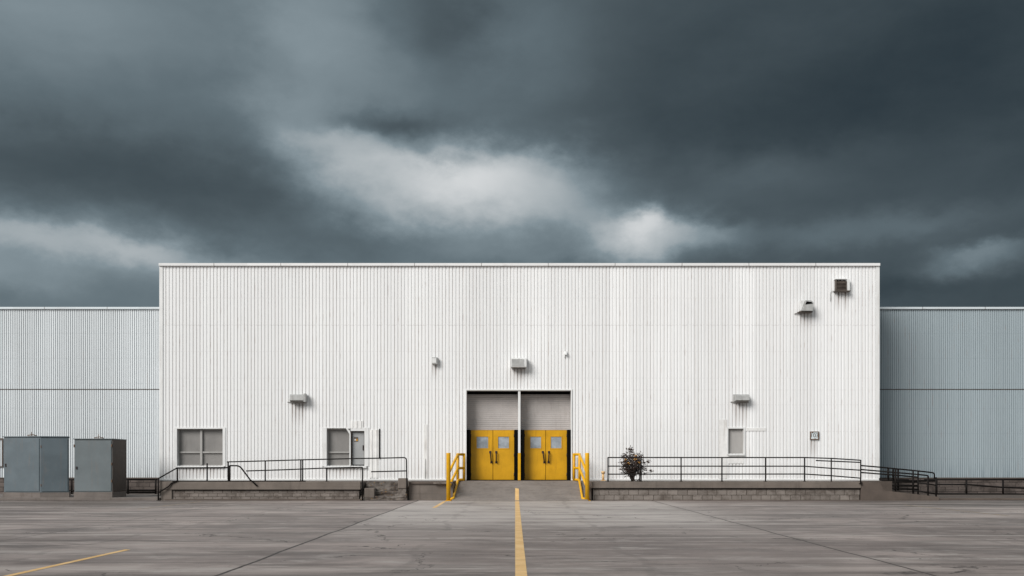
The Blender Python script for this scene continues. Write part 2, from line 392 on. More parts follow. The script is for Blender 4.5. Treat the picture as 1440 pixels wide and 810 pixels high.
def tube(bm, pts, r, n=10, r1=None):
    pts = [Vector(p) for p in pts]; rings = []
    N = len(pts)
    for i, p in enumerate(pts):
        d = ((pts[i+1]-p).normalized() if i < N-1 else Vector((0,0,0))) + ((p-pts[i-1]).normalized() if i > 0 else Vector((0,0,0)))
        d.normalize()
        up = Vector((0,0,1)) if abs(d.z) < 0.9 else Vector((0,1,0))
        s = d.cross(up).normalized(); t = s.cross(d).normalized()
        rr = r if r1 is None else r + (r1-r)*i/(N-1)
        rings.append([bm.verts.new(p + (s*math.cos(2*math.pi*k/n) + t*math.sin(2*math.pi*k/n))*rr) for k in range(n)])
    for a, b in zip(rings, rings[1:]):
        for k in range(n):
            f = bm.faces.new((a[k], a[(k+1) % n], b[(k+1) % n], b[k])); f.smooth = True
    bm.faces.new(rings[0][::-1]); bm.faces.new(rings[-1])
def bend(a, c, b, rad=0.08, k=4):
    """points from a to b round a soft corner at c"""
    a, b, c = Vector(a), Vector(b), Vector(c)
    p, q = c + (a-c).normalized()*rad, c + (b-c).normalized()*rad
    return [a] + [p*(1-t)**2 + c*2*t*(1-t) + q*t*t for t in [i/k for i in range(k+1)]] + [b]
def obj(name, bm, m, parent=None, kind=None, label=None):
    off = Vector((0,0,0)); q = parent
    while q is not None: off += q.location; q = q.parent
    if parent is not None and parent.type == 'MESH': pass
    for v_ in bm.verts: v_.co -= off
    bmesh.ops.recalc_face_normals(bm, faces=bm.faces[:])
    me = bpy.data.meshes.new(name); bm.to_mesh(me); bm.free()
    o = bpy.data.objects.new(name, me); COL.objects.link(o)
    me.materials.append(M[m])
    if parent is not None: o.parent = parent
    if kind: o['kind'] = kind
    if label: o['label'] = label
    return o
def thing(name, label, cat, loc, group=None):
    o = bpy.data.objects.new(name, None); COL.objects.link(o); o.location = loc; o.empty_display_size = 0.3
    o['label'] = label; o['category'] = cat
    if group: o['group'] = group
    return o
def BM(): return bmesh.new()
def boxes(*bs, bevel=0.0):
    bm = BM()
    for b in bs: box(bm, *b, bevel=bevel)
    return bm

def corrugated(x0, x1, z0, z1, Y, pitch, depth, ph, openings=()):
    bm = BM()
    prof = ((0.0,0.0),(0.62,0.0),(0.72,1.0),(0.90,1.0),(1.0,0.0))
    def off(x):
        t = ((x-ph)/pitch) % 1.0
        for (a, oa), (b, ob) in zip(prof, prof[1:]):
            if a <= t <= b: return depth*(oa + (ob-oa)*(t-a)/(b-a))
        return 0.0
    xs = {x0, x1}
    k = math.floor((x0-ph)/pitch)
    while ph + k*pitch < x1:
        for t, _ in prof[:-1]:
            x = ph + (k+t)*pitch
            if x0 < x < x1: xs.add(x)
        k += 1
    for o in openings: xs.add(o[0]); xs.add(o[1])
    xs = sorted(xs)
    for a, b in zip(xs, xs[1:]):
        if b-a < 1e-5: continue
        mid = (a+b)/2; segs = [(z0, z1)]
        for (ox0, ox1, oz0, oz1) in openings:
            if ox0 < mid < ox1:
                ns = []
                for (s0, s1) in segs:
                    if oz0 > s0: ns.append((s0, min(s1, oz0)))
                    if oz1 < s1: ns.append((max(s0, oz1), s1))
                segs = ns
        ya, yb = Y + off(a+1e-6), Y + off(b-1e-6)
        for s0, s1 in segs:
            bm.faces.new([bm.verts.new(c) for c in ((a,ya,s0),(b,yb,s0),(b,yb,s1),(a,ya,s1))])
    return bm

# ------------------------------------------------------------------ levels
YF = 42.5          # front edge of the loading platforms
YW = 45.5          # main facade
YG = 48.5          # facade of the two side buildings
DZ = 0.81          # dock level
def wx(px, Y=YW): return (px-724)*Y/1400
def wz(py, Y=YW): return CAM_Z + (653-py)*Y/1400
HT = wz(370.5)

# ------------------------------------------------------------------ ground
bm = BM()
q = [bm.verts.new(c) for c in ((-900,-300,0),(900,-300,0),(900,1500,0),(-900,1500,0))]; bm.faces.new(q)
obj('ground', bm, 'ground', kind='structure')
def line(poly, z, m, nm='painted_line'):
    bm = BM(); bm.faces.new([bm.verts.new((x, y, z)) for x, y in poly]); return obj(nm, bm, m, kind='structure')
ragged = []
line([(0.005, 8.0),(0.175, 8.0),(0.170, 20),(0.178, 42.42),(0.012, 42.42),(0.006, 22)], 0.004, 'line')
line([(-7.10, 9.0),(-6.98, 9.0),(-6.97, 18.05),(-7.09, 18.1)], 0.004, 'line')
line([(-2.95, 35.4),(-2.81, 35.5),(-2.86, 41.8),(-3.0, 41.8)], 0.004, 'line')
line([(-13.1, 34.5),(-12.98, 34.5),(-12.98, 41.5),(-13.1, 41.5)], 0.004, 'faint')
line([(14.8, 30),(14.92, 30),(14.92, 38),(14.8, 38)], 0.004, 'faint')

# ------------------------------------------------------------------ main warehouse
main = thing('warehouse', 'large tall white corrugated metal warehouse with two yellow double doors', 'warehouse', (0, YW, 0))
OD = (wx(656), wx(803), DZ-0.02, wz(549))
W1 = (wx(249), wx(313.3), wz(655), wz(603))
W2 = (wx(459.5), wx(491.5), wz(655), wz(602.8))
W2D = (wx(493.2), wx(512.5), wz(654.5), wz(606))
W3 = (wx(1024), wx(1045.5), wz(638), wz(602.8))
W2all = (W2[0], W2D[1], W2[2], W2[3])
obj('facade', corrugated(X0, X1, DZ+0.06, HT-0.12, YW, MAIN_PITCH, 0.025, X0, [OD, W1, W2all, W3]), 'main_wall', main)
obj('side_wall', boxes((X0, X0+0.12, YW+0.05, YW+26, 0, HT-0.1)), 'main_wall', main)
obj('side_wall', boxes((X1-0.12, X1, YW+0.05, YW+26, 0, HT-0.1)), 'main_wall', main)
obj('back_wall', boxes((X0+0.121, X1-0.121, YW+25.8, YW+26, 0, HT-0.1)), 'main_wall', main)
obj('roof', boxes((X0+0.121, X1-0.121, YW+0.06, YW+25.79, HT-0.5, HT-0.3)), 'roof', main)
bm = boxes((X0-0.03, X1+0.03, YW-0.10, YW+0.12, HT-0.125, HT), (X0-0.03, X0+0.18, YW+0.121, YW+26.05, HT-0.125, HT), (X1-0.18, X1+0.03, YW+0.121, YW+26.05, HT-0.125, HT), bevel=0.012)
obj('parapet_cap', bm, 'cap', main)
# corner flashings
obj('corner_trim', boxes((X0-0.02, X0+0.14, YW-0.03, YW+0.045, DZ+0.06, HT-0.128)), 'trim', main)
obj('corner_trim', boxes((X1-0.14, X1+0.02, YW-0.03, YW+0.045, DZ+0.06, HT-0.128)), 'trim', main)
bm = BM()
for a, b in ((X0, OD[0]-0.02), (OD[1]+0.02, X1)): box(bm, a, b, YW-0.045, YW+0.05, DZ+0.005, DZ+0.075)
obj('base_trim', bm, 'trim', main)
obj('foundation', boxes((X0+0.005, X1-0.005, YW-0.02, YW+0.15, 0, DZ)), 'dark_conc', main)

# big door opening
x0, x1, z0, z1 = OD
RC = 0.66                                             # depth of the recess
zr = wz(602.3)
bm = BM()
box(bm, x0-0.05, x0, YW-0.03, YW+RC, z0+0.03, z1+0.05); box(bm, x1, x1+0.05, YW-0.03, YW+RC, z0+0.03, z1+0.05)
box(bm, x0, x1, YW-0.03, YW+RC, z1, z1+0.05)
obj('opening_trim', bm, 'trim', main)
box_back = boxes((x0-0.05, x1+0.05, YW+RC+0.12, YW+RC+0.2, z0, z1+0.05)); obj('opening_back', box_back, 'black', main)
cx0, cx1 = wx(728.6), wx(732.0)
cp = obj('center_post', boxes((cx0, cx1, YW+0.02, YW+RC+0.06, wz(637), z1-0.002), bevel=0.01), 'trim', main)
obj('post_guard', boxes((cx0-0.01, cx1+0.01, YW-0.0, YW+RC+0.06, z0+0.03, wz(637)-0.002), bevel=0.015), 'yellow_post', cp)
def roller(a, b):
    bm = BM(); n = 19; h = (z1-zr)/n; Yr = YW+RC
    for i in range(n):
        za = zr + i*h
        prism(bm, [(Yr+0.05, za+0.004),(Yr+0.008, za+0.003),(Yr, za+h*0.18),(Yr, za+h*0.82),(Yr+0.008, za+h-0.002),(Yr+0.05, za+h-0.003)], 'x', a, b)
    r = obj('roller_door', bm, 'roller', main)
    obj('bottom_bar', boxes((a, b, Yr-0.015, Yr+0.06, zr-0.055, zr+0.002), bevel=0.006), 'roller', r)
    hb = BM(); box(hb, a, b, YW+RC-0.10, YW+RC-0.002, z1-0.14, z1-0.004); obj('top_shadow_strip', hb, 'black', r)  # black strip set in as the shadow at the top of the recess
roller(x0+0.002, cx0-0.002); roller(cx1+0.002, x1-0.002)
def seal(a, b): obj('door_seal', boxes((wx(a)+0.002, wx(b)-0.002, YW+0.10, YW+RC+0.1, z0+0.03, zr-0.06), bevel=0.02), 'black', main)
seal(656, 661.2); seal(723.2, 728.6); seal(732, 737.6); seal(798.2, 803)
YD = YW+RC-0.06
def leaf(a, b, w0, w1, hx, lean, seam):
    ax, bx = wx(a)+0.006, wx(b)-0.006
    zb, zt = z0+0.045, zr-0.065
    wx0, wx1, wz0, wz1 = wx(w0), wx(w1), wz(630), wz(613.6)
    bm = BM()
    for bb in ((ax, wx0, zb, zt), (wx1, bx, zb, zt), (wx0, wx1, zb, wz0), (wx0, wx1, wz1, zt)): box(bm, bb[0], bb[1], YD, YD+0.05, bb[2], bb[3])
    bmesh.ops.remove_doubles(bm, verts=bm.verts[:], dist=1e-4)
    d = obj('swing_door', bm, 'yellow', main)
    obj('vision_panel', boxes((wx0+0.002, wx1-0.002, YD+0.012, YD+0.03, wz0+0.002, wz1-0.002)), 'vision', d)
    bm = BM(); w = 0.035
    for bb in ((wx0-w, wx0, wz0-w, wz1+w), (wx1, wx1+w, wz0-w, wz1+w), (wx0, wx1, wz0-w, wz0), (wx0, wx1, wz1, wz1+w)): box(bm, bb[0], bb[1], YD-0.012, YD-0.001, bb[2], bb[3])
    obj('window_rim', bm, 'yellow', d)
    bm = BM(); hz0, hz1 = wz(650), wz(635.5)
    h = wx(hx)
    tube(bm, bend((h, YD, hz1), (h, YD-0.10, hz1), (h+lean, YD-0.10, hz0), 0.05), 0.028, 8)
    tube(bm, [(h+lean, YD-0.10, hz0), (h+lean, YD, hz0)], 0.028, 8)
    box(bm, h-0.05, h+0.05, YD-0.014, YD-0.002, hz1-0.06, hz1+0.05, bevel=0.004)
    box(bm, h+lean-0.05, h+lean+0.05, YD-0.014, YD-0.002, hz0-0.05, hz0+0.05, bevel=0.004)
    obj('handle', bm, 'handle', d)
    s = ax if seam > 0 else bx
    for zz in (zb+0.25, (zb+zt)/2, zt-0.25):
        bm = BM(); tube(bm, [(s, YD-0.012, zz-0.07), (s, YD-0.012, zz+0.07)], 0.016, 6); obj('hinge', bm, 'handle', d)
    obj('kick_plate', boxes((ax+0.03, bx-0.03, YD-0.006, YD-0.001, zb+0.02, zb+0.24)), 'yellow', d)
leaf(661.3, 692.6, 669.5, 686, 689.0, 0.05, 1); leaf(692.9, 723.1, 700.2, 715.6, 697.5, 0.0, -1)
leaf(737.7, 767.8, 746, 761.3, 763.8, 0.07, 1); leaf(768.1, 798.1, 775.2, 790.4, 772.6, -0.02, -1)

# windows
def window(o, name, mull=(), trans=(), rec=0.26, surround=0.13, sill=True, label=None, pm='pane'):
    x0, x1, z0, z1 = o
    bm = BM(); t = 0.03
    if surround:
        s = surround
        box(bm, x0-s, x0, YW-0.028, YW+0.06, z0-0.02, z1+0.06); box(bm, x1, x1+s, YW-0.028, YW+0.06, z0-0.02, z1+0.06)
        box(bm, x0, x1, YW-0.028, YW+0.06, z1, z1+0.06)
    if sill: box(bm, x0-surround*0.5, x1+surround*0.5, YW-0.09, YW+0.06, z0-0.085, z0-0.021)
    box(bm, x0-0.02, x0, YW+0.061, YW+rec, z0, z1); box(bm, x1, x1+0.02, YW+0.061, YW+rec, z0, z1)
    box(bm, x0, x1, YW+0.061, YW+rec, z1, z1+0.02); box(bm, x0, x1, YW+0.061, YW+rec, z0-0.02, z0)
    w = obj(name, bm, 'trim', main, label=label)
    bm = BM(); f = 0.045; Yp = YW+rec
    box(bm, x0, x0+f, Yp-0.07, Yp, z0, z1); box(bm, x1-f, x1, Yp-0.07, Yp, z0, z1)
    box(bm, x0+f, x1-f, Yp-0.07, Yp, z0, z0+f); box(bm, x0+f, x1-f, Yp-0.07, Yp, z1-f, z1)
    for m_ in mull: box(bm, m_-0.05, m_+0.05, Yp-0.13, Yp, z0+f, z1-f)
    xs = [x0+f] + [e for m_ in mull for e in (m_-0.05, m_+0.05)] + [x1-f]
    for tz in trans:
        for i in range(0, len(xs), 2): box(bm, xs[i], xs[i+1], Yp-0.11, Yp, tz-0.035, tz+0.035)
    obj('frame', bm, 'frame', w)
    ez = [z0+f] + [e for tz in trans for e in (tz-0.035, tz+0.035)] + [z1-f]
    for i in range(0, len(xs), 2):
        for j in range(0, len(ez), 2): obj('pane', boxes((xs[i], xs[i+1], Yp-0.03, Yp-0.015, ez[j], ez[j+1])), pm, w)
    obj('backing', boxes((x0-0.02, x1+0.02, Yp+0.001, Yp+0.03, z0-0.02, z1+0.02)), 'pane', w)
    return w
window(W1, 'window', [wx(281.5)], [wz(636)], label='wide four-pane grey window in white surround')
window(W2, 'window', [], [wz(636)], surround=0.0, label='tall grey window with one crossbar beside the small door')
window(W3, 'window', [], [], surround=0.07, pm='pane_pale', rec=0.16, label='small blank grey window')
# white post and small hatch door beside window 2
px0, px1 = W2[1]+0.003, W2D[0]-0.002
bm = BM()
box(bm, px0, px1, YW-0.03, YW+0.26, W2[2], W2[3]-0.25)
prism(bm, [(px0, W2[3]-0.249),(px1, W2[3]-0.249),(px1-0.02, W2[3]-0.12),(px0-0.10, W2[3]+0.02),(px0-0.17, W2[3]+0.02)], 'y', YW-0.028, YW+0.06)
wp = obj('window_post', bm, 'trim', main)
bm = BM(); s = 0.2
box(bm, W2[0]-0.22, W2[0]-0.002, YW-0.028, YW+0.06, W2[2]-0.02, W2[3]+0.05)
box(bm, W2D[1]+0.002, W2D[1]+0.2, YW-0.028, YW+0.06, W2[2]-0.02, W2[3]+0.05)
box(bm, W2[0], px0-0.18, YW-0.028, YW+0.06, W2[3]+0.022, W2[3]+0.05)
box(bm, px1+0.002, W2D[1], YW-0.02, YW+0.25, W2D[3], W2[3]+0.05)
box(bm, W2[0]-0.1, W2D[1]+0.1, YW-0.10, YW+0.06, W2[2]-0.10, W2[2]-0.022)
obj('window_surround', bm, 'trim', main)
hd = obj('door', boxes((W2D[0]+0.05, W2D[1]-0.03, YW+0.14, YW+0.19, W2D[2]+0.03, W2D[3]-0.05), bevel=0.006), 'greydoor', main, label='narrow light grey door with a small sticker')
bm = BM()
box(bm, W2D[0]+0.002, W2D[0]+0.045, YW+0.06, YW+0.2, W2D[2], W2D[3]-0.002); box(bm, W2D[1]-0.028, W2D[1]-0.002, YW+0.04, YW+0.2, W2D[2], W2D[3]-0.002)
box(bm, W2D[0]+0.046, W2D[1]-0.029, YW+0.06, YW+0.2, W2D[3]-0.048, W2D[3]-0.002)
obj('frame', bm, 'darkbox', hd)
obj('handle', boxes((W2D[1]-0.10, W2D[1]-0.06, YW+0.08, YW+0.138, wz(633), wz(626)), bevel=0.008), 'handle', hd)
st = obj('sticker', boxes((wx(497), wx(503), YW+0.131, YW+0.138, wz(620.8), wz(614.5))), 'darkbox', hd)
M['orange'] = paint('sticker_orange', (.75,.36,.03), 0.5)
M['stickerwhite'] = paint('sticker_white', (.62,.58,.54), 0.5)
sb = BM()
prism(sb, [(wx(500.2), wz(619.8)), (wx(502.4), wz(619.8)), (wx(501.6), wz(616.3))], 'y', YW+0.122, YW+0.1305)
obj('emblem', sb, 'orange', hd)
sb = BM(); box(sb, wx(497.7), wx(500), YW+0.122, YW+0.1305, wz(619.6), wz(617.2)); obj('emblem', sb, 'stickerwhite', hd)
# repair sheets on the cladding
def patch(ax, bx, ay, by, ridged=True, m='patch'):
    a, b, lo, hi = wx(ax), wx(bx), wz(by), wz(ay)
    bm = BM(); box(bm, a, b, YW-0.016, YW+0.02, lo, hi)
    if ridged:
        n = max(2, int((b-a)/0.15))
        for i in range(n):
            c = a + (i+0.5)*(b-a)/n; prism(bm, [(c-0.05, YW-0.0165),(c-0.028, YW-0.034),(c+0.028, YW-0.034),(c+0.05, YW-0.0165)], 'z', lo, hi)
    obj('patch_panel', bm, m, main)
patch(492.5, 510.5, 592, 602, True); patch(519.5, 532.6, 604.5, 672, True); patch(1011.5, 1022.2, 590, 673, False); patch(1024, 1046, 640.5, 652, False)
patch(1048.5, 1077, 601.8, 606, False); patch(596, 601, 597, 674, False)
tb = BM(); tube(tb, [(wx(533.6), YW-0.03, wz(603)), (wx(533.6), YW-0.03, wz(645))], 0.022, 8); obj('conduit', tb, 'iron', main)
tb = BM(); tube(tb, [(wx(598.2), YW-0.035, wz(645)), (wx(598.2), YW-0.035, wz(673))], 0.010, 8); obj('conduit', tb, 'lampgrey', main)
tb = BM(); tube(tb, bend((wx(1172.5), YW-0.05, wz(409.5)), (wx(1167.6), YW-0.03, wz(409.5)), (wx(1167.6), YW-0.03, wz(424)), 0.1), 0.010, 8); obj('conduit', tb, 'lampgrey', main)

# ------------------------------------------------------------------ side buildings
def wing(name, label, xa, xb, m, ph):
    h = wz(432, YG); seam = wz(547.5, YG); pz = wz(671.5, YG)
    t = thing(name, label, 'building', ((xa+xb)/2, YG, 0))
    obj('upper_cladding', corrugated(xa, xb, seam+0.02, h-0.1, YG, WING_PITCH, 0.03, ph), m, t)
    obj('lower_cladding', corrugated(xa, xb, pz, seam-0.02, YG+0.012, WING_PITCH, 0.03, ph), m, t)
    obj('seam_flashing', boxes((xa, xb, YG-0.004, YG+0.06, seam-0.012, seam+0.012)), 'darkbox', t)
    bm = boxes((xa, xb, YG-0.09, YG+0.2, h-0.105, h), bevel=0.012); obj('roof_cap', bm, 'wing_cap', t)
    obj('roof', boxes((xa, xb, YG+0.21, YG+22, h-0.45, h-0.25)), 'roof', t)
    obj('back_wall', boxes((xa, xb, YG+22.01, YG+22.2, 0, h-0.1)), m, t)
    e = xa if xa < -20 else xb
    obj('side_wall', boxes((e-0.1, e+0.1, YG+0.08, YG+22.2, 0, h-0.11)), m, t)
    obj('plinth', boxes((xa, xb, YG-0.03, YG+0.3, 0, pz-0.05)), 'rubble', t)
    obj('plinth_cap', boxes((xa, xb, YG-0.06, YG+0.3, pz-0.049, pz-0.001)), 'dark_conc', t)
    return t, pz
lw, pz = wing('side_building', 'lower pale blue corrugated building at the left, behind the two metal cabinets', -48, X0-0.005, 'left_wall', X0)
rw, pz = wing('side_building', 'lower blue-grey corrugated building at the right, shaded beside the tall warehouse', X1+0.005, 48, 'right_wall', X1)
# shutter frame at the far left of the left building
bm = BM()
a, b, lo, hi = wx(-40, YG), wx(4.5, YG), wz(657, YG), wz(618, YG)
box(bm, a, b, YG-0.05, YG-0.002, hi, hi+0.06); box(bm, b-0.05, b, YG-0.05, YG-0.002, lo+0.05, hi); box(bm, a, b, YG-0.05, YG-0.002, lo, lo+0.05)
obj('hatch_frame', bm, 'darkbox', lw)

# ------------------------------------------------------------------ platforms, ramp, steps
LX0, LX1 = wx(228, YF), wx(506, YF)
RX0, RX1 = wx(834, YF), wx(1211, YF)
WFR = YW-0.05
t = thing('loading_platform', 'long low concrete walkway on thin blockwork left of the yellow doors, below the wide window', 'platform', ((LX0+LX1)/2, YF, 0))
sb_ = wz(688.6, YF)
obj('slab', boxes((LX0-0.10, LX1+0.02, YF, WFR, sb_, DZ), bevel=0.015), 'slab', t)
obj('block_wall', boxes((LX0+0.40, LX1-0.05, YF+0.09, WFR, 0, sb_-0.03)), 'blocks_thin', t)
obj('end_block', boxes((LX0-0.06, LX0+0.395, YF+0.03, WFR, 0, sb_-0.001)), 'slab', t)
obj('footing', boxes((LX0+0.1, LX1+0.03, YF+0.0, YF+0.088, 0, 0.07), bevel=0.01), 'dark_conc', t)
obj('shadow_gap_strip', boxes((LX0+0.40, LX1-0.02, YF+0.02, YF+0.3, sb_-0.03, sb_-0.001)), 'black', t)  # black strip standing in for the shaded gap under the slab
t = thing('loading_platform', 'long low concrete walkway on blockwork right of the yellow doors, carrying the bush', 'platform', ((RX0+RX1)/2, YF, 0))
sb_ = wz(686.4, YF)
prism_bm = BM(); box(prism_bm, RX0-0.05, RX1, YF, WFR, sb_, DZ, bevel=0.015)
obj('slab', prism_bm, 'slab', t)
obj('block_wall', boxes((RX0+0.02, RX1-0.04, YF+0.09, WFR, 0, sb_-0.03)), 'blocks', t)
obj('shadow_gap_strip', boxes((RX0+0.0, RX1-0.02, YF+0.02, YF+0.3, sb_-0.03, sb_-0.001)), 'black', t)  # black strip as painted shade below the right slab
obj('footing', boxes((RX0+0.02, RX1, YF+0.03, YF+0.088, 0, 0.035)), 'dark_conc', t)
# dock ramp
RA, RB = -2.66, 3.10
bm = BM()
prism(bm, [(YF-0.55, 0.0),(YW+0.35, 0.0),(YW+0.35, DZ-0.005),(YW-0.35, DZ-0.005),(YW-0.6, DZ-0.03),(YF-0.5, 0.012)], 'x', RA, RB)
rt = thing('dock_ramp', 'worn grey concrete ramp rising to the yellow double doors', 'ramp', (0.2, YF, 0))
obj('ramp_slab', bm, 'ramp', rt)
bm = BM()
def rz(y): return 0.012 + (DZ-0.03-0.012)*(y-(YF-0.5))/((YW-0.6)-(YF-0.5)) + 0.006
ye = YF+1.25
bm.faces.new([bm.verts.new(c) for c in ((0.012, YF-0.46, rz(YF-0.46)), (0.178, YF-0.46, rz(YF-0.46)), (0.176, ye, rz(ye)), (0.016, ye+0.1, rz(ye+0.1)))])
obj('painted_line', bm, 'line', rt)
# retaining wall between the steps and the ramp
DX0, DX1 = wx(574, YF), RA-0.003
t = thing('retaining_wall', 'plain stained concrete dock wall between the broken steps and the left yellow rail', 'wall', ((DX0+DX1)/2, YF+0.3, 0))
obj('wall', boxes((DX0, DX1, YF+0.3, WFR, 0, DZ-0.10)), 'dock', t)
obj('ledge', boxes((DX0, DX1, YF+0.22, WFR, DZ-0.099, DZ-0.012), bevel=0.01), 'dark_conc', t)
obj('bumper', boxes((wx(609, YF), wx(628, YF), YF+0.10, YF+0.218, DZ-0.10, DZ-0.02), bevel=0.01), 'steps', t)
# return wall right of ramp
t = thing('retaining_wall', 'short dark stained concrete return wall between the ramp and the right platform', 'wall', ((RB+RX0)/2, YF+0.3, 0))
bm = BM(); prism(bm, [(YF+0.25, 0.0),(WFR, 0.0),(WFR, DZ-0.004),(YF+0.9, DZ-0.004),(YF+0.25, DZ-0.25)], 'x', RB+0.003, RX0-0.052)
obj('wall', bm, 'dark_conc', t)
# broken steps
SX0, SX1 = LX1+0.03, DX0-0.004
t = thing('concrete_steps', 'crumbling concrete steps with flecks of yellow paint beside the left walkway', 'steps', ((SX0+SX1)/2, YF, 0))
bm = BM()
for i in range(4):
    h = DZ*(i+1)/4
    b2 = BM(); box(b2, SX0+0.03*i+(0.35 if i == 2 else 0), SX1-0.02*(3-i), YF+0.05+0.29*i, (YF+0.34+0.29*i if i < 3 else WFR), 0.0, h-0.003*i)
    bmesh.ops.subdivide_edges(b2, edges=b2.edges[:], cuts=5, use_grid_fill=True)
    for v_ in b2.verts:
        if v_.co.z > 0.02: v_.co += Vector((random.uniform(-.02,.02), random.uniform(-.03,.015), random.uniform(-.03,.004)))
    merge(bm, b2)
obj('treads', bm, 'steps', t)
obj('cheek_block', boxes((wx(512, YF), wx(526.5, YF), YF+0.0, YF+0.62, 0.11, wz(686.5, YF)), bevel=0.03), 'slab', t)
obj('pier', boxes((wx(559.5, YF), wx(572.5, YF), YF+0.02, YF+0.42, wz(687, YF), wz(672.5, YF)), bevel=0.03), 'slab', t)
obj('pier_base', boxes((wx(560, YF), wx(572, YF), YF+0.06, YF+0.42, 0.0, wz(687, YF)-0.002), bevel=0.02), 'steps', t)
# raised pads (left, right)
obj('kerb_pad', boxes((-48, LX0-0.12, YF-0.0, YG-0.035, 0, 0.13), bevel=0.02), 'pad', kind='structure')
ex = wx(1321, YF)
obj('kerb_pad', boxes((ex+0.02, 48, YF+0.3, YG-0.035, 0, 0.10), bevel=0.02), 'dark_conc', kind='structure')
# side ramp at the right end
t = thing('side_ramp', 'sloping dark concrete ramp going down from the right platform past the corner of the warehouse', 'ramp', (RX1, YF, 0))
bm = BM(); prism(bm, [(RX1+0.002, 0), (ex, 0), (ex, 0.16), (wx(1243, YF), 0.44), (wx(1238, YF), DZ-0.03), (RX1+0.002, DZ)], 'y', YF+0.03, YF+1.4)
obj('ramp_slab', bm, 'dark_conc', t)
obj('landing', boxes((RX1+0.002, X1, YF+1.405, WFR, 0, DZ-0.004)), 'dark_conc', t)

# ------------------------------------------------------------------ railings
def railing(name, label, posts, rails, r=0.027, cat='railing', group=None, m='iron', pr=None):
    base = min(p[0].z for p in posts); c = posts[0][0]
    t = thing(name, label, cat, (c.x, c.y, base), group)
    for a, b in posts:
        bm = BM(); tube(bm, [a, b], pr or r*1.1, 10)
        box(bm, a.x-0.07, a.x+0.07, a.y-0.06, a.y+0.06, a.z, a.z+0.012)
        obj('post', bm, m, t)
    for pts in rails:
        bm = BM(); tube(bm, pts, r, 10); obj('rail', bm, m, t)
    return t
YR = YF+0.10
def post(x, yt, yb=None, Y=YR, z=None):
    a = P(x, yt, Y); b = Vector((a.x, Y, z if z is not None else (wz(yb, Y) if yb else DZ))); return (b, a)
# left platform
tl = [P(319, 649.6, YR), P(372, 648.2, YR), P(425, 646.6, YR), P(500, 644.8, YR)] + bend(P(540, 644.2, YR), P(571.5, 643.4, YR), P(572, 672.4, YR), 0.12)
railing('handrail', 'long black pipe handrail along the left concrete walkway, ending above the broken steps',
    [post(321, 649.6), post(373, 648.2), post(423, 646.6, Y=YR+0.06), post(425.6, 646.6), post(459.5, 657.8), post(509.6, 657, Y=YF-0.04, z=0.0), post(572, 672.4, Y=YF+0.0, z=wz(693, YF))],
    [tl, [P(346, 662.3, YR), P(400, 660.6, YR), P(459, 658.2, YR), P(509.6, 657, YF-0.04)], [P(522, 663.4, YR), P(571.5, 662.2, YR)], [P(242, 676.6, YR), P(430, 676.4, YR)]])
railing('handrail', 'short black stair handrail at the outer left end of the walkway, below the wide window',
    [post(222.6, 672.8, Y=YF-0.1, z=0.0), post(249.5, 658), post(291.3, 651.5)],
    [[P(222.6, 673, YF-0.1), P(249, 658, YR-0.02), P(320, 657.6, YR-0.02)], [P(222.6, 693, YF-0.1), P(237, 684, YF-0.06), P(241, 679.5, YF-0.04), P(250, 675.8, YF-0.02)]], r=0.03)
railing('handrail', 'bent black grab rail sloping down over the front edge of the left walkway', [post(323, 654.6, Y=YR-0.02)],
    [bend(P(323, 654.8, YR-0.06), P(337, 655, YF-0.04), P(352, 675, YF-0.06), 0.15) + [P(354, 676.3, YF-0.06), P(358, 680, YF-0.04), P(361.5, 683.5, YF-0.03)]], r=0.032)
# right platform
xs = [855, 901.5, 957.8, 1015.2, 1076.5, 1131.5]
def ry(x, k):
    A = {'t': ((1131, 643.4), (1169, 644.6), (1210, 647.2)), 'm': ((1131, 655.6), (1169, 658.6), (1210, 661.2)), 'l': ((1131, 666.6), (1169, 669.0), (1210, 672.4))}[k]
    return A
rails = [[P(855, y0, YR)] + [P(x, y, YR) for x, y in ry(0, k)] for k, y0 in (('t', 643.4), ('m', 655.5), ('l', 666.8))]
rails.append([P(1147.5, 647.6, YR+0.06), P(1209, 650.2, YR+0.06)])
railing('handrail', 'long black three-bar pipe railing along the right concrete walkway, in front of the bush',
    [post(x, 643) for x in xs] + [post(1169, 644.4, 678), post(1210.3, 646.6, Y=YF-0.035, z=wz(680, YF))], rails)
YS = YF+0.12
sp_ = [P(1210, 654.6, YS), P(1240, 657.2, YS), P(1284, 661.6, YS)] + bend(P(1300, 663.3, YS), P(1314, 665, YS), P(1314, 673, YS), 0.09)
def sz(x): # surface of the side ramp under pixel column x
    X = wx(x, YF); a = wx(1243, YF)
    return 0.44 + (0.16-0.44)*(X-a)/(ex-a) if X < ex else 0.0
railing('handrail', 'black railing sloping down the side ramp past the right corner of the warehouse',
    [post(x, yt, Y=YS, z=sz(x)-0.01) for x, yt in ((1259.4, 658.8), (1284, 661.4), (1291, 662.4), (1305, 668.8))] + [post(1316.4, 671, Y=YS, z=0.12)],
    [sp_, [P(1210, 660.2, YS), P(1284, 666.6, YS)] + bend(P(1290, 667.1, YS), P(1305.5, 668.8, YS), P(1305.5, 680, YS), 0.07),
     [P(1210, 664.4, YS), P(1262, 668.4, YS), P(1290, 671, YS)], [P(1291, 679, YS), P(1306, 680.8, YS), P(1316, 682.4, YS)], [P(1284, 689.5, YS), P(1316, 694.5, YS)]], r=0.032)
YB = YF+1.5
def bp(x, yt, yb): a = P(x, yt, YB); return (Vector((a.x, YB, wz(yb, YB))), a)
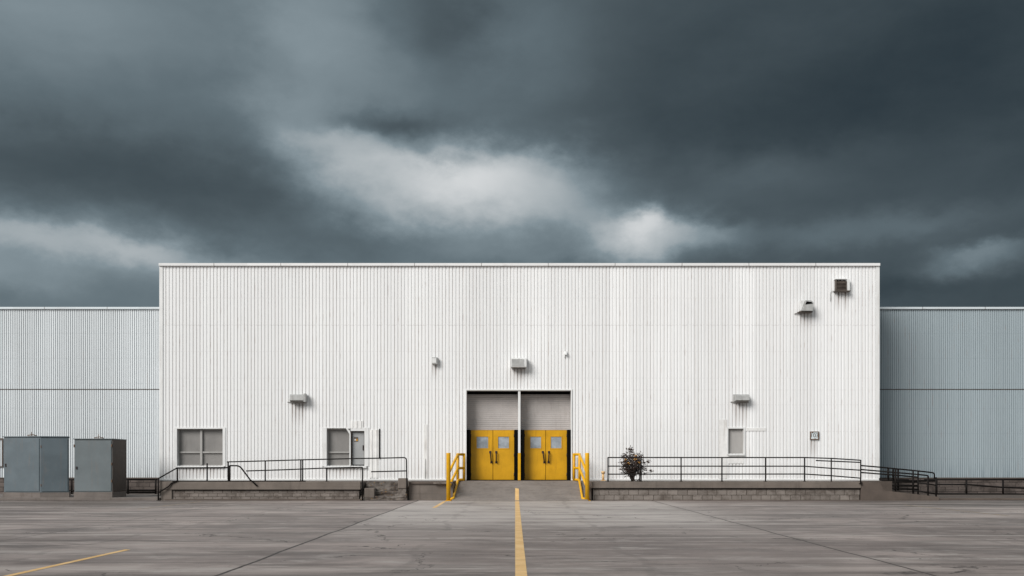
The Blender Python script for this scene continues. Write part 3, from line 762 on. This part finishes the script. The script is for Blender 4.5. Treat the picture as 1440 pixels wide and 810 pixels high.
railing('handrail', 'dark cluttered low railing behind the sloping rail, under the shaded corner', [bp(1241.5, 674, 689), bp(1249, 659, 676), bp(1256, 660, 676), bp(1263, 660, 690), bp(1284, 676, 691)],
    [[P(1236.5, 673.2, YB), P(1243, 676, YB), P(1316, 676.2, YB)], [P(1240, 677.2, YB), P(1290, 677.8, YB)], [P(1241, 682.5, YB), P(1290, 683, YB)], [P(1241, 686.6, YB), P(1292, 688.2, YB)], [P(1238, 674.8, YB), P(1278, 675.2, YB)]], r=0.042)
YQ = YG-0.9
def qp(x): a = P(x, 673.8, YQ); return (Vector((a.x, YQ, 0.10)), a)
railing('handrail', 'low black pipe railing along the base of the right blue-grey building', [qp(x) for x in (1317, 1359, 1410.5, 1461, 1512)],
    [[P(1300, 674.3, YQ), P(1520, 674.3, YQ)], [P(1318, 681.2, YQ), P(1360, 681.4, YQ), P(1408, 685.2, YQ), P(1520, 689.5, YQ)], [P(1318, 694.4, YQ), P(1520, 695.4, YQ)]], r=0.042)
def qp2(x): a = P(x, 674.2, YQ); return (Vector((a.x, YQ, 0.13)), a)
railing('handrail', 'low black pipe railing between the metal cabinets and the left walkway', [qp2(x) for x in (100.7, 180, 219)],
    [[P(40, 674.4, YQ), P(221, 674.2, YQ)], [P(40, 690, YQ), P(220, 689.4, YQ)], [P(40, 693, YQ), P(220, 692.6, YQ)]], r=0.042)

# ------------------------------------------------------------------ yellow guard rails
def guard(label, xb, x2, x3, s):
    t = thing('guard_rail', label, 'guard rail', (xb, YF-0.2, 0), 'yellow guard rails beside the ramp')
    yb, y2, y3 = YF-0.25, YW-0.5, YW-0.28
    bm = BM()
    tube(bm, [(xb, yb, 0.0), (xb, yb, 1.97), (xb, yb, 2.015), (xb, yb, 2.035)], 0.092, 18)
    bmesh.ops.recalc_face_normals(bm, faces=bm.faces[:])
    o = obj('bollard', bm, 'yellow_post', t)
    bm = BM(); box(bm, xb-0.13, xb+0.13, yb-0.13, yb+0.13, 0.0, 0.02); obj('base_plate', bm, 'yellow_post', o)
    bm = BM(); tube(bm, [(x2, y2, rz(y2)-0.02), (x2, y2, 2.05)], 0.06, 12); obj('post', bm, 'yellow_post', t)
    bm = BM(); tube(bm, [(x3, y3, DZ-0.03), (x3, y3, 2.05)], 0.06, 12); obj('post', bm, 'yellow_post', t)
    for za, zb in ((2.0, 1.15), (1.38, 0.55)):
        bm = BM(); tube(bm, [(x3, y3, za), (x2, y2, za), (xb, yb, zb)], 0.06, 12); obj('rail', bm, 'yellow_post', t)
    bm = BM(); xi = xb + s*0.20
    tube(bm, bend((x3-s*0.05, y2, 0.86), (x2+s*0.02, y2-0.12, 0.86), (xi, yb+0.02, 0.10), 0.18) + [(xb+s*0.02, yb, 0.06)], 0.06, 12); obj('rail', bm, 'yellow_post', t)
guard('yellow pipe guard rail with tall bollard on the left side of the ramp', wx(630.6, YF-.25), wx(643.6, YW-.5), wx(652.6, YW-.28), 1)
guard('yellow pipe guard rail with tall bollard on the right side of the ramp', wx(825.8, YF-.25), wx(815, YW-.5), wx(807, YW-.28), -1)
# small pale bollard
c = P(848.2, 673, YW-0.6)
t = thing('short_bollard', 'short pale yellow capped post on the right platform near the ramp', 'bollard', (c.x, c.y, DZ))
bm = BM(); tube(bm, [(c.x, c.y, DZ+0.03), (c.x, c.y, DZ+0.32)], 0.055, 14); obj('post', bm, 'pale_yellow', t)
bm = BM(); tube(bm, [(c.x, c.y, DZ+0.321), (c.x, c.y, DZ+0.40), (c.x, c.y, DZ+0.43)], 0.085, 14); obj('cap', bm, 'pale_yellow', t)
bm = BM(); box(bm, c.x-0.11, c.x+0.11, c.y-0.11, c.y+0.11, DZ+0.001, DZ+0.03, bevel=0.006); obj('base_plate', bm, 'pale_yellow', t)

# ------------------------------------------------------------------ cabinets
PADZ = 0.13
def cab_top(t, x, y, z):
    bm = BM(); box(bm, x-0.17, x+0.17, y-0.05, y+0.05, z, z+0.03); tube(bm, [(x-0.02, y, z+0.03), (x-0.02, y, z+0.2)], 0.016, 6); tube(bm, [(x-0.2, y, z+0.05), (x+0.02, y, z+0.09), (x+0.22, y, z+0.03)], 0.018, 6)
    obj('lifting_bracket', bm, 'rust', t)
Yc = YF+0.12
a, m_, b = wx(5.5, Yc+0.35), wx(57, Yc), wx(97, Yc+0.30)
t = thing('utility_cabinet', 'big blue-grey metal cabinet with an angled front, at the left edge', 'cabinet', (m_, Yc+0.8, PADZ), 'metal cabinets on the concrete pad')
zb, zt = wz(692.6, Yc), wz(614.6, Yc)
bm = BM()
prism(bm, [(a, Yc+0.35), (m_, Yc), (b, Yc+0.30), (b-0.72, Yc+1.9), (a+0.05, Yc+1.9)], 'z', zb, zt, bevel=0.012)
obj('body', bm, 'cab_a', t)
bm = BM(); prism(bm, [(a-0.04, Yc+0.32), (m_, Yc-0.05), (b+0.03, Yc+0.27), (b-0.70, Yc+1.94), (a+0.01, Yc+1.94)], 'z', zt+0.001, zt+0.04, bevel=0.008); obj('roof', bm, 'cab_a', t)
bm = BM(); prism(bm, [(a-0.02, Yc+0.30), (m_, Yc-0.06), (b+0.03, Yc+0.26), (b-0.66, Yc+1.95), (a, Yc+1.95)], 'z', PADZ, zb-0.001); obj('plinth', bm, 'pad', t)
def onface(p, q, f0, f1, za, zb_, th=0.022, gap=0.003):
    p, q = Vector((*p, 0)), Vector((*q, 0)); d = (q-p); n = Vector((d.y, -d.x, 0)).normalized()
    A, B = p+d*f0, p+d*f1
    pts = [A+n*gap, B+n*gap, B+n*(gap+th), A+n*(gap+th)]
    bm = BM(); prism(bm, [(v_.x, v_.y) for v_ in pts], 'z', za, zb_, bevel=0.006); return bm
d1 = obj('door', onface((a, Yc+.35), (m_, Yc), 0.03, 0.97, zb+0.05, zt-0.06), 'cab_a', t)
obj('latch', onface((a, Yc+.35), (m_, Yc), 0.05, 0.075, zb+1.10, zb+1.24, 0.03, 0.03), 'handle', d1)
d2 = obj('door', onface((m_, Yc), (b, Yc+.30), 0.04, 0.96, zb+0.05, zt-0.06), 'cab_a', t)
obj('hinge', onface((m_, Yc), (b, Yc+.30), 0.005, 0.035, zt-0.46, zt-0.36, 0.025, 0.003), 'rust', d2)
obj('hinge', onface((m_, Yc), (b, Yc+.30), 0.005, 0.035, zb+0.26, zb+0.36, 0.025, 0.003), 'rust', d2)
cab_top(t, wx(45, Yc+.7), Yc+0.7, zt+0.04)
a, b = wx(104, Yc), wx(157.8, Yc)
t = thing('utility_cabinet', 'square grey-green metal cabinet with a dark brown right side, nearest the walkway', 'cabinet', ((a+b)/2, Yc+0.7, PADZ), 'metal cabinets on the concrete pad')
zb, zt = wz(692, Yc), wz(617.8, Yc)
obj('body', boxes((a, b-0.012, Yc+0.03, Yc+1.52, zb, zt), bevel=0.01), 'cab_b', t)
obj('side_panel', boxes((b-0.011, b+0.015, Yc+0.03, Yc+1.54, zb+0.005, zt-0.005)), 'cab_side', t, label='dark brown side panel')
obj('roof', boxes((a-0.03, b+0.03, Yc-0.03, Yc+1.56, zt+0.001, zt+0.035), bevel=0.008), 'cab_b', t)
obj('plinth', boxes((a-0.0, b+0.01, Yc-0.02, Yc+1.5, PADZ, zb-0.001)), 'pad', t)
d1 = obj('door', boxes((a+0.04, b-0.05, Yc+0.005, Yc+0.028, zb+0.04, zt-0.05), bevel=0.006), 'cab_b', t)
obj('latch', boxes((a+0.08, a+0.14, Yc-0.03, Yc+0.004, zb+0.98, zb+1.10), bevel=0.006), 'handle', d1)
for zz in (zb+0.42, zb+1.15, zt-0.32): obj('hinge', boxes((b-0.046, b-0.01, Yc-0.012, Yc+0.027, zz, zz+0.11), bevel=0.004), 'rust', d1)
obj('hinge', boxes((a-0.012, a+0.03, Yc-0.012, Yc+0.027, zt-0.34, zt-0.22), bevel=0.004), 'rust', d1)
cab_top(t, wx(139, Yc+.7), Yc+0.7, zt+0.036)

# ------------------------------------------------------------------ fixtures on the facade
def wall_lamp(label, x0, x1, y0, y1, cap, dep=0.36, m='lampgrey'):
    a, b, lo, hi = wx(x0), wx(x1), wz(y1), wz(y0)
    t = thing('wall_lamp', label, 'lamp', ((a+b)/2, YW, lo), 'lamps on the white facade')
    bm = BM(); prism(bm, [(YW-0.05, lo+0.05), (YW-dep+0.08, lo+0.05), (YW-dep, lo+0.10), (YW-dep+0.03, hi-0.03), (YW-dep+0.09, hi), (YW-0.05, hi)], 'x', a, b, bevel=0.01)
    h = obj('housing', bm, m, t)
    obj('back_plate', boxes((a-0.04, b+0.04, YW-0.049, YW-0.006, lo-0.02, hi+0.03), bevel=0.006), m, t)
    obj('lens', boxes((a+0.04, b-0.04, YW-dep+0.06, YW-0.08, lo+0.0, lo+0.049), bevel=0.01), 'lens', t)
    if cap:
        bm = BM(); box(bm, b+0.006, b+0.10, YW-dep-0.02, YW-0.05, lo+0.02, hi+0.05, bevel=0.015); obj('end_cap', bm, 'lampgrey', t)
    bm = BM(); tube(bm, [(a-0.16, YW-0.03, lo+0.03), (a+0.02, YW-0.06, lo+0.03)], 0.016, 6); obj('conduit', bm, 'darkbox', t)
wall_lamp('grey wall lamp with an end cap, mounted between the wide window and the narrow door', 409.5, 429, 555.6, 566.6, True)
wall_lamp('grey wall lamp above the small blank window on the right', 1032, 1051.6, 555.6, 566.4, False)
# flood light over the doors
a, b, lo, hi = wx(718.5), wx(740.5), wz(518), wz(504.8)
t = thing('wall_lamp', 'pale square-faced flood lamp centred above the yellow doors', 'lamp', ((a+b)/2, YW, lo), 'lamps on the white facade')
bm = BM(); prism(bm, [(YW-0.03, lo-0.02), (YW-0.36, lo), (YW-0.42, lo+0.03), (YW-0.42, hi-0.02), (YW-0.38, hi+0.01), (YW-0.03, hi+0.03)], 'x', a, b, bevel=0.012); obj('housing', bm, 'lamplight', t)
obj('front_plate', boxes((a+0.03, b-0.12, YW-0.432, YW-0.421, lo+0.06, hi-0.05), bevel=0.004), 'lampgrey', t)
obj('lens', boxes((a+0.06, b-0.06, YW-0.33, YW-0.06, lo-0.05, lo-0.012), bevel=0.008), 'lens', t)
# junction box
a, b, lo, hi = wx(607.6), wx(615.6), wz(512.6), wz(503)
t = thing('junction_box', 'small pale square box high on the facade left of the flood lamp', 'wall box', ((a+b)/2, YW, lo))
obj('box', boxes((a, b, YW-0.22, YW-0.004, lo, hi), bevel=0.012), 'lampgrey', t)
obj('cover', boxes((a+0.03, b-0.05, YW-0.24, YW-0.221, lo+0.05, hi-0.05), bevel=0.006), 'lamplight', t)
# little hooded outlet
c = P(795.6, 497.5, YW)
t = thing('cable_outlet', 'tiny hooded white cable outlet high above the right yellow door', 'wall fitting', (c.x, YW, c.z-0.15))
bm = BM(); prism(bm, [(YW-0.004, c.z+0.12), (YW-0.10, c.z+0.06), (YW-0.16, c.z-0.06), (YW-0.11, c.z-0.06), (YW-0.004, c.z-0.02)], 'x', c.x-0.06, c.x+0.05, bevel=0.008); obj('hood', bm, 'lamplight', t)
bm = BM(); tube(bm, [(c.x-0.03, YW-0.02, c.z-0.03), (c.x-0.04, YW-0.02, c.z-0.2)], 0.014, 6); obj('cable', bm, 'lampgrey', t)
# tilted flood lamp
a, b, lo, hi = wx(1124.5), wx(1140.5), wz(439), wz(424)
t = thing('flood_lamp', 'tilted flood lamp with a dark top opening near the top right of the facade', 'lamp', ((a+b)/2, YW, lo), 'lamps on the white facade')
bm = BM(); prism(bm, [(a-0.02, lo), (b-0.03, lo), (b, hi-0.12), (b-0.10, hi-0.02), (a+0.16, hi)], 'y', YW-0.42, YW-0.06, bevel=0.012); obj('housing', bm, 'lampgrey', t)
bm = BM(); prism(bm, [(a-0.06, lo+0.02), (a-0.03, lo), (a+0.15, hi+0.005), (a-0.04, hi-0.01)], 'y', YW-0.36, YW-0.05, bevel=0.01); obj('side_shield', bm, 'lamplight', t)
bm = BM(); prism(bm, [(a+0.19, hi-0.06), (b-0.10, hi-0.09), (b-0.04, hi-0.16), (a+0.14, hi-0.2)], 'y', YW-0.434, YW-0.421, bevel=0.003); obj('opening', bm, 'black', t)
obj('base_bracket', boxes((a-0.12, b-0.02, YW-0.34, YW-0.01, lo-0.055, lo-0.012), bevel=0.008), 'darkbox', t)
bm = BM(); tube(bm, [(a-0.25, YW-0.03, lo-0.09), (a-0.1, YW-0.06, lo-0.045)], 0.018, 6); obj('conduit', bm, 'darkbox', t)
# louvred vent
a, b, lo, hi = wx(1173.4), wx(1193), wz(409.6), wz(394)
t = thing('wall_vent', 'dark brown louvred vent box high at the top right corner of the facade', 'vent', ((a+b)/2, YW, lo))
bm = BM(); bx = b-0.14
box(bm, a, a+0.03, YW-0.22, YW-0.005, lo, hi); box(bm, bx-0.03, bx, YW-0.22, YW-0.005, lo, hi-0.08)
for i in range(6):
    z_ = lo + 0.03 + i*(hi-lo-0.12)/6
    prism(bm, [(YW-0.21, z_), (YW-0.20, z_), (YW-0.12, z_+0.08), (YW-0.13, z_+0.08)], 'x', a+0.03, bx-0.03)
box(bm, a+0.03, bx-0.03, YW-0.05, YW-0.02, lo, hi-0.02)
obj('louvre', bm, 'darkbox', t)
obj('frame', boxes((bx+0.002, b, YW-0.20, YW-0.006, lo, hi), (a-0.03, bx, YW-0.23, YW-0.006, hi+0.001, hi+0.03)), 'lamplight', t)
obj('sill', boxes((a-0.05, b+0.02, YW-0.27, YW-0.005, lo-0.05, lo-0.003), bevel=0.006), 'darkbox', t)
# number sign
a, b, lo, hi = wx(1138.6), wx(1151), wz(618.2), wz(606.8)
t = thing('number_sign', 'small rusty-framed square number sign low on the right side of the facade', 'sign', ((a+b)/2, YW, lo))
obj('plate', boxes((a, b, YW-0.05, YW-0.01, lo, hi), bevel=0.004), 'wing_trim', t)
bm = BM(); w = 0.035
for bb in ((a-0.01, a+w, lo, hi), (b-w, b+0.01, lo, hi), (a+w, b-w, lo, lo+w), (a+w, b-w, hi-w, hi)): box(bm, bb[0], bb[1], YW-0.064, YW-0.051, bb[2], bb[3])
for (q, r_) in ((a+0.10, hi-0.045), ((a+b)/2+0.02, lo+0.03)): box(bm, q-0.03, q+0.03, YW-0.072, YW-0.0645, r_-0.022, r_+0.022)
obj('frame', bm, 'rust', t)
fc = bpy.data.curves.new('number_text', 'FONT'); fc.body = '103'; fc.size = 0.26; fc.extrude = 0.003; fc.align_x = 'CENTER'; fc.align_y = 'CENTER'
fo = bpy.data.objects.new('number_text', fc); COL.objects.link(fo)
bpy.context.view_layer.update()
me = bpy.data.meshes.new_from_object(fo.evaluated_get(bpy.context.evaluated_depsgraph_get()))
bpy.data.objects.remove(fo)
me.transform(Matrix.Translation(((a+b)/2, YW-0.054, (lo+hi)/2)) @ Matrix.Rotation(math.radians(90), 4, 'X'))
bm = BM(); bm.from_mesh(me); bpy.data.meshes.remove(me); obj('number', bm, 'darkbox', t)

# ------------------------------------------------------------------ bush
Yb = YF+0.75
base = P(888.5, 676, Yb)
bush = thing('bush', 'scraggy dark leafy bush with a few orange blossoms on the right platform behind the railing', 'bush', (base.x, Yb, DZ))
random.seed(11)
stems, leaves, flowers = BM(), BM(), BM()
tips = []
def limb(p, q, r0, r1, k=4, jit=0.03):
    p, q = Vector(p), Vector(q); pts = []
    for i in range(k+1):
        t_ = i/k; c_ = p.lerp(q, t_) + (Vector((random.uniform(-jit,jit), random.uniform(-jit,jit), random.uniform(-jit,jit))) if 0 < i < k else Vector((0,0,0)))
        pts.append(c_)
    tube(stems, pts, r0, 6, r1); return pts
def leafq(c, s, bmx):
    d = Vector((random.gauss(0,1), random.gauss(0,1), random.gauss(0,.8))).normalized(); u_ = d.orthogonal().normalized(); w_ = d.cross(u_)
    mid = c + d*s*0.5 + w_*s*0.12
    vs = [c, mid + u_*s*0.28, c + d*s, mid - u_*s*0.28]
    vv = [bmx.verts.new(x_) for x_ in vs]; bmx.faces.new((vv[0], vv[1], vv[2])); bmx.faces.new((vv[0], vv[2], vv[3]))
def px(x, y, dy=0.0): return P(x, y, Yb+dy)
foot = px(889.5, 676); foot.z = DZ; foot2 = px(899.5, 676); foot2.z = DZ
targets = [(885,661,0),(886.5,633,.05),(880,641,-.2),(877,650,.15),(884,648,.3),(891,641,.1),(896,645,-.15),(900,642,.2),(893,652,-.3),(899,650,.1),(881,657,.2),(888,655,-.1),(895,659,.25),(878,661,-.1),(901,658,0),(890,664,.1)]
for (x, y, d) in targets:
    pts = limb(foot + Vector((random.uniform(-.05,.05), random.uniform(-.05,.05), 0)), px(x, y, d), 0.022, 0.008, 5, 0.035)
    tips.append((pts[-1], 1.0)); tips.append((pts[-2], 0.9)); 
limb(foot, px(886, 667.5), 0.03, 0.018, 3); limb(foot2, px(900.5, 655), 0.03, 0.012, 5)
for (x, y, d) in ((906,650,.1),(912,649.5,.0),(906.5,660,0),(915,663,.1),(907,666,-.1)):
    pts = limb(foot2 + Vector((0,0,.25)), px(x, y, d), 0.010, 0.005, 5, 0.03); tips.append((pts[-1], 0.28))
for c_, k in tips:
    for i in range(int(64*k)):
        o_ = Vector((random.gauss(0,.085), random.gauss(0,.10), random.gauss(0,.075)))*(1.0 if k > .5 else .45)
        leafq(c_ + o_, random.uniform(.06,.12), leaves)
for i in range(18):
    leafq(px(886.5, 632) + Vector((random.gauss(0,.06), random.gauss(0,.04), random.gauss(0,.025))), random.uniform(.06,.1), leaves)
for i in range(60):
    leafq(foot.lerp(foot2, random.random()) + Vector((random.gauss(0,.05), random.gauss(0,.05), random.uniform(.01,.09))), random.uniform(.05,.09), leaves)
for (x, y) in ((893,640.8),(879.5,647.3),(884,651.5),(899.5,650.5),(892.5,645.5)):
    for i in range(9): leafq(px(x, y, -0.42) + Vector((random.gauss(0,.025), random.gauss(0,.02), random.gauss(0,.02))), random.uniform(.05,.08), flowers)
obj('stems', stems, 'stem', bush); obj('foliage', leaves, 'leaf', bush); obj('blossoms', flowers, 'flower', bush)
